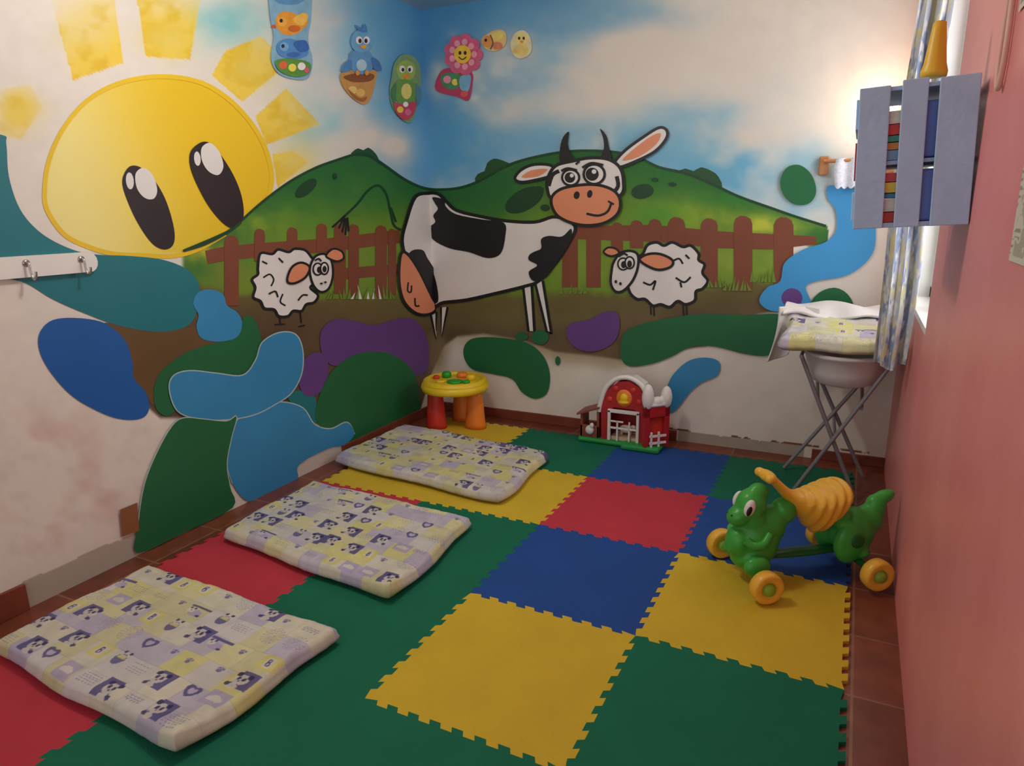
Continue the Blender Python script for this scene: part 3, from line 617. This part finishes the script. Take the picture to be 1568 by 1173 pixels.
rp=[(-.14,.22),(-.105,.325),(-.04,.385),(.03,.395),(.095,.355),(.125,.28),(.137,.21)]
vv=[(x,-.05,z) for x,z in rp]+[(x,.09,z) for x,z in rp]; obj('roof',vv,[(i,i+1,i+8,i+7) for i in range(6)],WT,fa)
boxes('door_frame',[((-.092,-.062,.03),(-.075,-.045,.21)),((.075,-.062,.03),(.092,-.045,.21)),((-.092,-.062,.195),(.092,-.045,.215)),((-.075,-.06,.10),(.075,-.05,.112)),((-.04,-.06,.03),(-.03,-.05,.15)),((.03,-.06,.03),(.04,-.05,.15)),((-.075,-.06,.14),(.0,-.05,.15))],WT,fa,bevel=.003)
boxes('stall_floor',[((-.08,-.04,.03),(.08,.07,.05))],mat('toy_tan',(205,185,150),.5),fa)
blob('bell',[((.0,-.055,.285),(.024,.018,.03)),((.0,-.055,.262),(.032,.02,.012))],YL,fa,.004,3)
blob('bell_panel',[((.0,-.05,.285),(.048,.008,.052))],OR,fa,.004,2)
for i,(x,z) in enumerate(((-.085,.27),(.085,.27),(-.05,.335),(.05,.335))): blob('front_boss_%d'%(i+1),[((x,-.05,z),(.018,.006,.018))],RD,fa,.004,2)
sd=empty('side_wing'); sd.parent=fa; sd.location=(.185,-.05,0); sd.rotation_euler=(0,0,.75)
boxes('wing_wall',[((-.075,-.015,.03),(-.045,.015,.27)),((.045,-.015,.03),(.075,.015,.27)),((-.075,-.015,.20),(.075,.015,.27)),((-.06,.01,.03),(.06,.014,.2))],[DRD,RD],sd,mi=[0,0,0,1],bevel=.003)
blob('wing_roof',[((-.055,0,.315),(.034,.03,.075)),((.0,0,.285),(.04,.026,.030)),((.058,0,.305),(.032,.03,.065)),((0,0,.27),(.08,.026,.015))],WT,sd,.005,4)
boxes('wing_fence',[((-.05,-.03,.05),(.05,-.022,.062)),((-.05,-.03,.09),(.05,-.022,.102)),((-.045,-.03,.03),(-.035,-.022,.12)),((.0,-.03,.03),(.01,-.022,.12))],WT,sd)
boxes('coop',[((-.26,-.05,.03),(-.145,-.035,.10)),((-.26,-.05,.03),(-.245,.06,.17)),((-.16,-.05,.03),(-.145,.06,.19))],[mat('toy_brown',(140,70,58),.5),mat('toy_brown',(140,70,58),.5)],fa,mi=[0,1,1],bevel=.003)
obj('coop_roof',[(-.275,-.07,.16),(-.14,-.07,.21),(-.14,.07,.21),(-.275,.07,.16),(-.275,-.07,.172),(-.14,-.07,.222),(-.14,.07,.222),(-.275,.07,.172)],[(0,3,2,1),(4,5,6,7),(0,1,5,4),(1,2,6,5),(2,3,7,6),(3,0,4,7)],mat('toy_brown',(140,70,58),.5),fa)
blob('hen',[((-.20,-.055,.075),(.026,.018,.028)),((-.185,-.06,.105),(.013,.013,.016))],WT,fa,.004,3)
blob('cow_figure',[((0,.0,.09),(.04,.02,.024)),((.045,-.01,.105),(.018,.014,.016)),((-.025,0,.065),(.008,.008,.02)),((.025,0,.065),(.008,.008,.02))],mat('toy_figure_cream',(225,205,180),.5),fa,.004,2)
# ---------------------------------------------------------------- ride-on dinosaur (forward = +X local)
dr=empty('ride_on_dinosaur_toy',(.42,.625,ZF),math.atan2(-.592,-.806))
DG=mat('plastic_dragon_green',(66,168,66),.32,.06,6.); DG2=mat('plastic_dark_green',(24,100,44),.4); DY=mat('plastic_amber',(236,182,62),.32,.05)
blob('front_body',[((.165,0,.15),(.085,.07,.10)),((.185,0,.10),(.075,.068,.062)),((.115,0,.205),(.058,.05,.075)),((.185,0,.225),(.05,.048,.075)),((.195,0,.29),(.055,.052,.06)),((.235,0,.255),(.050,.042,.036),(0,.45,0)),((.17,0,.335),(.038,.03,.034),(0,-.4,0)),
   ((.065,0,.255),(.042,.042,.05),(0,.5,0)),((.04,0,.285),(.026,.03,.032)),((.20,.08,.09),(.05,.028,.04)),((.20,-.08,.09),(.05,.028,.04)),((.235,0,.15),(.045,.05,.06))],DG,dr,.006,6)
blob('rear_body',[((-.215,0,.15),(.085,.072,.09)),((-.17,.055,.13),(.06,.035,.08)),((-.17,-.055,.13),(.06,.035,.08)),((-.275,0,.185),(.06,.045,.06),(0,.6,0)),((-.305,0,.235),(.038,.032,.05),(0,.2,0)),((-.33,0,.27),(.05,.024,.026),(0,.35,0)),((-.22,0,.09),(.05,.09,.035)),((-.15,0,.22),(.045,.055,.05))],DG,dr,.006,6)
blob('chassis',[((-.02,0,.085),(.2,.03,.014))],DG2,dr,.005,3)
NC=64
key=[(.150,.395,.012,.012,.012),(.140,.393,.026,.020,.018),(.118,.378,.030,.020,.022),(.085,.345,.030,.022,.026),(.050,.312,.036,.026,.034),(.020,.294,.050,.032,.056),(-.015,.286,.068,.038,.092),(-.050,.286,.082,.044,.122),(-.085,.292,.088,.048,.126),(-.115,.300,.088,.050,.108),(-.142,.308,.082,.048,.086),(-.160,.312,.066,.040,.064),(-.170,.312,.044,.028,.042),(-.174,.312,.015,.010,.014)]
kk=catmull3([k_ for k_ in key],8)
V_=[];F_=[]
for i,(x,z,hw,up,dn) in enumerate(kk):
    for j in range(NC):
        a=2*math.pi*j/NC; cy=math.cos(a); sz=math.sin(a)
        rib=1.0
        if x<.03: rib=1+.040*math.cos((x+.02*sz)/.034*2*math.pi)*min(1,(.03-x)/.03)
        yy=hw*cy*rib*(1-.30*max(0,-sz)**2); zz=z+(up*sz if sz>0 else dn*sz)*rib
        V_.append((x,yy,zz))
for i in range(len(kk)-1):
    for j in range(NC): a=i*NC+j;b_=i*NC+(j+1)%NC; F_.append((a,b_,b_+NC,a+NC))
F_.append(tuple(range(NC))); F_.append(tuple(range((len(kk)-1)*NC,len(kk)*NC))[::-1])
obj('saddle',V_,F_,DY,dr,smooth=True)
blob('handle_knob',[((.140,0,.393),(.024,.05,.020)),((.150,.035,.396),(.018,.02,.017)),((.150,-.035,.396),(.018,.02,.017))],DY,dr,.004,3)
for sg in (-1,1):
    q=1 if sg<0 else 2
    blob('eye_white_%d'%q,[((.222,sg*.041,.296),(.020,.014,.032),(0,-.3,0))],WT,dr,.003,2)
    blob('eye_pupil_%d'%q,[((.229,sg*.052,.290),(.010,.006,.020),(0,-.3,0))],mat('pupil_black',(20,20,20),.3),dr,.003,1)
    blob('nostril_%d'%q,[((.275,sg*.015,.262),(.005,.005,.004))],DG2,dr,.002,1)
    blob('haunch_disc_%d'%q,[((-.18,sg*.089,.15),(.028,.006,.028))],DG2,dr,.004,2)
    tube('arm_%d'%q,[(.15,sg*.06,.20),(.18,sg*.075,.17),(.215,sg*.068,.165),(.235,sg*.055,.18)],.015,DG,dr,smoothpts=4)
def wheel(n,x,y):
    w=empty(n); w.parent=dr; w.location=(x,y,.0585)
    wp=[(.0,-.014),(.022,-.014),(.03,-.02),(.048,-.024),(.055,-.018),(.057,0),(.055,.018),(.048,.024),(.03,.02),(.022,.014),(.0,.014)]
    lathe('tyre',wp,DY,w,36,rot=(math.pi/2,0,0)); lathe('hub',[(0,-.03),(.018,-.029),(.024,-.018),(.024,.018),(.018,.029),(0,.03)],mat('plastic_hub_lime',(140,176,56),.4),w,24,rot=(math.pi/2,0,0))
wheel('wheel_1',.21,.164); wheel('wheel_2',.21,-.164); wheel('wheel_3',-.21,.164); wheel('wheel_4',-.21,-.164)
tube('axle_front',[(.21,-.16,.0585),(.21,.16,.0585)],.012,DG2,dr); tube('axle_rear',[(-.21,-.16,.0585),(-.21,.16,.0585)],.012,DG2,dr)
# ---------------------------------------------------------------- baby bath on folding stand
bs=empty('baby_bath_stand'); GY=mat('steel_tube_grey',(140,140,144),.35,.05,metal=.3)
for i,(a_,b_) in enumerate([((.335,1.42,.67),(.61,1.44,.024)),((.70,1.42,.67),(.355,1.42,.024)),((.33,1.72,.67),(.645,1.74,.024)),((.70,1.72,.67),(.285,1.70,.024))]):
    tube('leg_%d'%(i+1),[a_,b_],.0095,GY,bs)
for i,(a_,b_) in enumerate([((.335,1.40,.67),(.335,1.74,.67)),((.70,1.40,.67),(.70,1.74,.67)),((.505,1.42,.30),(.49,1.73,.32)),((.42,1.42,.47),(.40,1.72,.50)),((.60,1.42,.45),(.60,1.72,.48))]):
    tube('bar_%d'%(i+1),[a_,b_],.008,GY,bs)
TUB=mat('bath_plastic_grey',(212,210,206),.35,.03)
lathe('bath_tub',[(0,.535),(.9,.535),(1.15,.55),(1.3,.60),(1.38,.665),(1.48,.672),(1.5,.68),(1.46,.69),(1.34,.68),(1.2,.60),(0,.545)],TUB,bs,48,(.515,1.57,0),.125,.16)
mo=mattress('changing_mat',(.250,1.33),(.715,1.33),(.715,1.80),(.250,1.80),.075,51,z0=0,rough=1.6)
M_=Matrix.Translation((.0,1.33,.695))@Matrix.Rotation(.16,4,'X')@Matrix.Translation((0,-1.33,0)); mo.data.transform(M_)
mo.parent=bs
n=60;mm=40; u=np.linspace(0,1,n);v=np.linspace(0,1,mm);U,V=np.meshgrid(u,v,indexing='ij')
X=.205+.17*U-.03*V*(1-U)*1.2+.012*np.sin(U*14+V*3); Z=.86-.005*U-V*.27*(1-.75*U**2); Y=1.62+.10*np.sin(U*2.2)-.05*U+.012*np.sin(U*11+V*5)
P=np.dstack([X,Y,Z]); o=grid('draped_muslin',P,np.ones(P.shape)*lin((226,224,220)),attrmat('muslin',.8,.3),bs,True)
sm=o.modifiers.new('t','SOLIDIFY'); sm.thickness=.006
n=90;mm=40; u=np.linspace(0,1,n);v=np.linspace(0,1,mm);U,V=np.meshgrid(u,v,indexing='ij')
P=np.dstack([.225+.42*U+.01*V,1.62+.19*V+.012*np.sin(U*15),.828+.035*V+.012*np.sin(U*9+V*4)+.016*np.sin(V*3.1)]); o=grid('folded_cloth',P,np.ones(P.shape)*lin((224,222,220)),attrmat('muslin',.8,.3),bs,True)
sm=o.modifiers.new('t','SOLIDIFY'); sm.thickness=.012
# ---------------------------------------------------------------- crate shelf on the right wall
x0,x1,y0,y1,z0,z1=.500,XR-.002,.08,.40,1.28,1.615
cr=empty('wall_mounted_crate',(x1,0,z0)); cr.rotation_euler=(0,-.045,0)
pc=empty('crate_parts'); pc.parent=cr; pc.location=(-x1,0,-z0)
CB=mat('crate_blue_paint',(176,206,236),.55,.06,12.,.3)
boxes('front_slats',[((x0,y0,z0),(.566,y0+.012,z1-.004)),((.590,y0,z0),(.644,y0+.012,z1+.004)),((.666,y0,z0),(x1,y0+.012,z1))],CB,pc,bevel=.002)
boxes('corner_posts',[((x0,y0+.012,z0+.004),(x0+.022,y0+.034,z1-.01)),((x1-.022,y0+.012,z0+.004),(x1,y0+.034,z1-.01)),((x0,y1-.022,z0),(x0+.022,y1,z1)),((x1-.022,y1-.022,z0),(x1,y1,z1))],CB,pc)
boxes('side_planks',[((x0+.0,y0+.012,z0),(x1,y1,z0+.012)),((x0,y0+.012,z1-.016),(x1,y1,z1-.006)),((x0-.006,y0+.03,z0+.02),(x0,y1,z0+.09)),((x0-.006,y0+.03,z0+.24),(x0,y1,z0+.31)),((x0+.022,y0+.02,z0+.15),(x1,y1,z0+.16))],CB,pc,bevel=.0015)
bk=[(214,70,64),(236,232,220),(70,150,190),(238,206,90),(224,84,90),(130,170,208),(240,160,90),(70,160,140)]
random.seed(5); k_=0
for lev in (z0+.013,z0+.161):
    zz=lev
    while zz<lev+.115:
        hh=random.uniform(.012,.034); c_=bk[k_%8]; xb=x0+.026+random.uniform(0,.012)
        boxes('book_%d'%(k_+1),[((xb,y0+.016+random.uniform(0,.01),zz),(x0+.12,y1-.04,zz+hh-.002))],mat('book_%d_cover'%(k_%8),c_,.5,.15,40.),pc); zz+=hh; k_+=1
boxes('blue_storage_tub',[((x0+.128,y0+.018,z0+.013),(x1-.03,y1-.05,z0+.135)),((x0+.128,y0+.018,z0+.162),(x1-.03,y1-.05,z0+.29))],mat('tub_blue',(96,126,200),.5,.1),pc,bevel=.006)
boxes('toy_block_red',[((x0-.004,y0+.05,z0+.12),(x0+.02,y0+.12,z0+.21))],mat('book_0_cover',(200,60,60)),pc)
lathe('stacking_cone_toy',[(0,0),(.028,0),(.029,.012),(.024,.03),(.016,.10),(.014,.118),(.010,.122),(0,.123)],mat('cone_amber',(232,184,54),.4,.06),None,28,(.640,.15,1.6225))
# ---------------------------------------------------------------- window, curtain, lamp
wi=empty('window_1'); FW=mat('window_frame_white',(232,232,230),.4,.02)
boxes('frame',[((XR+.08,WY0,WZ0),(XR+.12,WY0+.05,WZ1)),((XR+.08,WY1-.05,WZ0),(XR+.12,WY1,WZ1)),((XR+.08,WY0,WZ0),(XR+.12,WY1,WZ0+.05)),((XR+.08,WY0,WZ1-.05),(XR+.12,WY1,WZ1)),((XR+.085,(WY0+WY1)/2-.025,WZ0),(XR+.115,(WY0+WY1)/2+.025,WZ1))],FW,wi,bevel=.003)
boxes('reveal',[((XR-.002,WY0,WZ0-.02),(XR+.18,WY1,WZ0+.002)),((XR+.0,WY0-.002,WZ0),(XR+.08,WY0+.004,WZ1)),((XR,WY1-.004,WZ0),(XR+.08,WY1+.002,WZ1))],FW,wi)
for i in range(6): tube('bar_%d'%(i+1),[(XR+.15,WY0+.02,WZ0+.18+i*.2),(XR+.15,WY1-.02,WZ0+.18+i*.2)],.006,FW,wi)
n=320;mm=260; u=np.linspace(0,1,n);v=np.linspace(0,1,mm);U,V=np.meshgrid(u,v,indexing='ij')
wid=.112+.010*np.sin(V*5); cx=.681-.010*(1-V)+.005*np.sin(V*9)
xx=cx+wid*(U-.5)+.003*np.sin(U*40); yy=1.17+.016*np.sin(U*17+1.6*np.sin(V*4))+.010*np.sin(U*9+V*6); zz=.70+1.69*V+.014*np.sin(U*7+1)
xx=np.clip(xx,.5,XR-.006)
P=np.dstack([xx,yy,zz]); su=U*1.6; nn=fbm(su*7,V*22); n2=fbm(su*14+5,V*52+3); n3=fbm(su*9+31,V*28+13)
C=np.ones(P.shape)*np.array((186,192,204.)); C=mix(C,(126,142,176),np.clip((nn-.5)*12,0,1)*.85); C=mix(C,(222,220,212),np.clip((n2-.56)*14,0,1)*.9); C=mix(C,(212,202,150),np.clip((n3-.58)*14,0,1)*.8)
o=grid('window_curtain',P,s2l(C/255.),attrmat('curtain_fabric',.8,.2),None,True)
tube('curtain_rod',[(.68,.70,2.39),(.68,1.93,2.39)],.011,mat('rod_metal',(150,145,140),.3,metal=.8))
la=empty('wall_lamp'); lathe('rose',[(0,-.02),(.05,-.02),(.05,0),(0,0)],WT,la,24,(.60,YB-.001,1.78),rot=(math.pi/2,0,0)); 
blob('bulb',[((.60,1.90,1.78),(.03,.03,.03)),((.60,1.925,1.78),(.016,.03,.016))],mat('warm_bulb',(255,226,176),.3,emit=8),la,.005,2)
tr=empty('towel_rail'); WD=mat('rail_wood',(170,118,76),.5,.15,20.)
boxes('bracket',[((.308,1.945,1.47),(.352,YB-.004,1.56)),((.60,1.945,1.47),(.64,YB-.004,1.56))],WD,tr,bevel=.006); tube('rail',[(.33,1.93,1.535),(.62,1.93,1.535)],.009,WD,tr)
n=90;mm=60; u=np.linspace(0,1,n);v=np.linspace(0,1,mm);U,V=np.meshgrid(u,v,indexing='ij')
P=np.dstack([.385+.19*U+.012*np.sin(V*4)*(U-.5),1.922-.006*np.sin(U*18)-.012*V,1.545-(.13+.012*np.abs(np.sin(U*20)))*V]); C=np.ones(P.shape)*np.array((210,216,226.)); C=mix(C,(170,190,220),np.clip((fbm(U*30,V*30)-.5)*6,0,1)*.6)
grid('lace_towel',P,s2l(C/255.),attrmat('lace_fabric',.8,.5,200.),tr,True)
hk=empty('coat_hook_rail'); HB=mat('hook_board_white',(232,230,224),.4,.02); HM=mat('hook_metal',(190,188,184),.25,metal=.9)
yy0,yy1,zz0,zz1=-.98,-.285,1.135,1.205
pts=[(yy0,zz0),(yy1-.03,zz0)]+[(yy1-.03+.03*math.sin(t),(zz0+zz1)/2-.035*math.cos(t)) for t in np.linspace(.3,math.pi-.3,7)]+[(yy1-.03,zz1),(yy0,zz1)]
n=len(pts); obj('board',[(XL+.003,a_,b_) for a_,b_ in pts]+[(XL+.02,a_,b_) for a_,b_ in pts],[tuple(range(n)),tuple(range(2*n-1,n-1,-1))]+[(i,i+n,(i+1)%n+n,(i+1)%n) for i in range(n)],HB,hk)
for i,yk in enumerate((-.345,-.53,-.72,-.9)):
    tube('hook_%d'%(i+1),[(XL+.02,yk,1.185),(XL+.035,yk,1.18),(XL+.038,yk,1.15),(XL+.048,yk,1.13),(XL+.062,yk,1.137),(XL+.066,yk,1.155)],.004,HM,hk,smoothpts=4)
    lathe('hook_plate_%d'%(i+1),[(0,0),(.012,0),(.011,.004),(0,.005)],HM,hk,16,(XL+.02,yk,1.182),rot=(0,math.pi/2,0))
CO=-.03
tube('hanging_cord',[(XR-.008,-.085+CO,1.80),(XR-.008,-.108+CO,1.70),(XR-.008,-.112+CO,1.60),(XR-.009,-.09+CO,1.552),(XR-.009,-.060+CO,1.60),(XR-.008,-.064+CO,1.70)],.0055,mat('cord_pink',(224,180,164),.6),None,closed=True,smoothpts=6)
PP=attrmat('poster_paper',.6,.1)
def poster(name,ya,yb,za,zb,seed):
    u=np.linspace(0,1,90); U,V=np.meshgrid(u,u,indexing='ij'); P=np.dstack([np.full_like(U,XR-.003),ya+(yb-ya)*U,za+(zb-za)*V]); nn=fbm(U*8+seed,V*8); C=np.ones(P.shape)*np.array((212,206,190.)); C=mix(C,(150,150,120),((nn>.58)&(U>.06)&(U<.94)&(V>.05)&(V<.95)).astype(float)*.6); C=mix(C,(90,80,70),((V*14%1>.6)&(nn<.42)).astype(float)*.5)
    return grid(name,P,s2l(C/255.),PP)
poster('wall_poster',-.475,-.80,1.235,1.42,2); poster('wall_poster',-.19,-.55,1.675,1.95,6)
# ---------------------------------------------------------------- lights
cl=empty('ceiling_lamp'); lathe('base',[(0,2.5),(.09,2.5),(.09,2.47),(0,2.47)],WT,cl,32,(-.75,-.25,0)); blob('globe',[((-.75,-.25,2.42),(.07,.07,.06))],mat('lamp_globe',(255,246,235),.3,emit=4),cl,.008,2)
def light(name,kind,loc,power,col,size=.1,rot=None,sy=None):
    l=bpy.data.lights.new(name,kind); l.energy=power; l.color=col
    if kind=='POINT': l.shadow_soft_size=size
    if kind=='AREA':
        l.size=size
        if sy: l.shape='RECTANGLE'; l.size_y=sy
    o=bpy.data.objects.new(name,l); COL.objects.link(o); o.location=loc
    if rot: o.rotation_euler=rot
    return o
light('ceiling_lamp_light','POINT',(-.85,-.1,2.24),27,(1,.965,.92),.09)
light('wall_lamp_light','POINT',(.58,1.84,1.76),2.7,(1,.78,.56),.04)
light('window_daylight','AREA',(XR+.30,1.26,1.58),16,(.97,.98,1),1.4,(0,math.pi/2,0),1.1)
w=bpy.data.worlds.new('world'); scene.world=w; w.use_nodes=True; bg=w.node_tree.nodes['Background']; bg.inputs[0].default_value=(.97,.975,1,1); bg.inputs[1].default_value=.95
# ---------------------------------------------------------------- camera
cd=bpy.data.cameras.new('camera'); cd.sensor_width=36; cd.lens=36*FPX/PW; cd.clip_start=.02
co=bpy.data.objects.new('camera',cd); COL.objects.link(co)
Mx=Matrix.Identity(4)
for i in range(3): Mx[i][0]=_r2[i]; Mx[i][1]=_u2[i]; Mx[i][2]=-_f[i]; Mx[i][3]=CAM[i]
co.matrix_world=Mx; scene.camera=co
scene.view_settings.view_transform='Standard'; scene.view_settings.look='None'
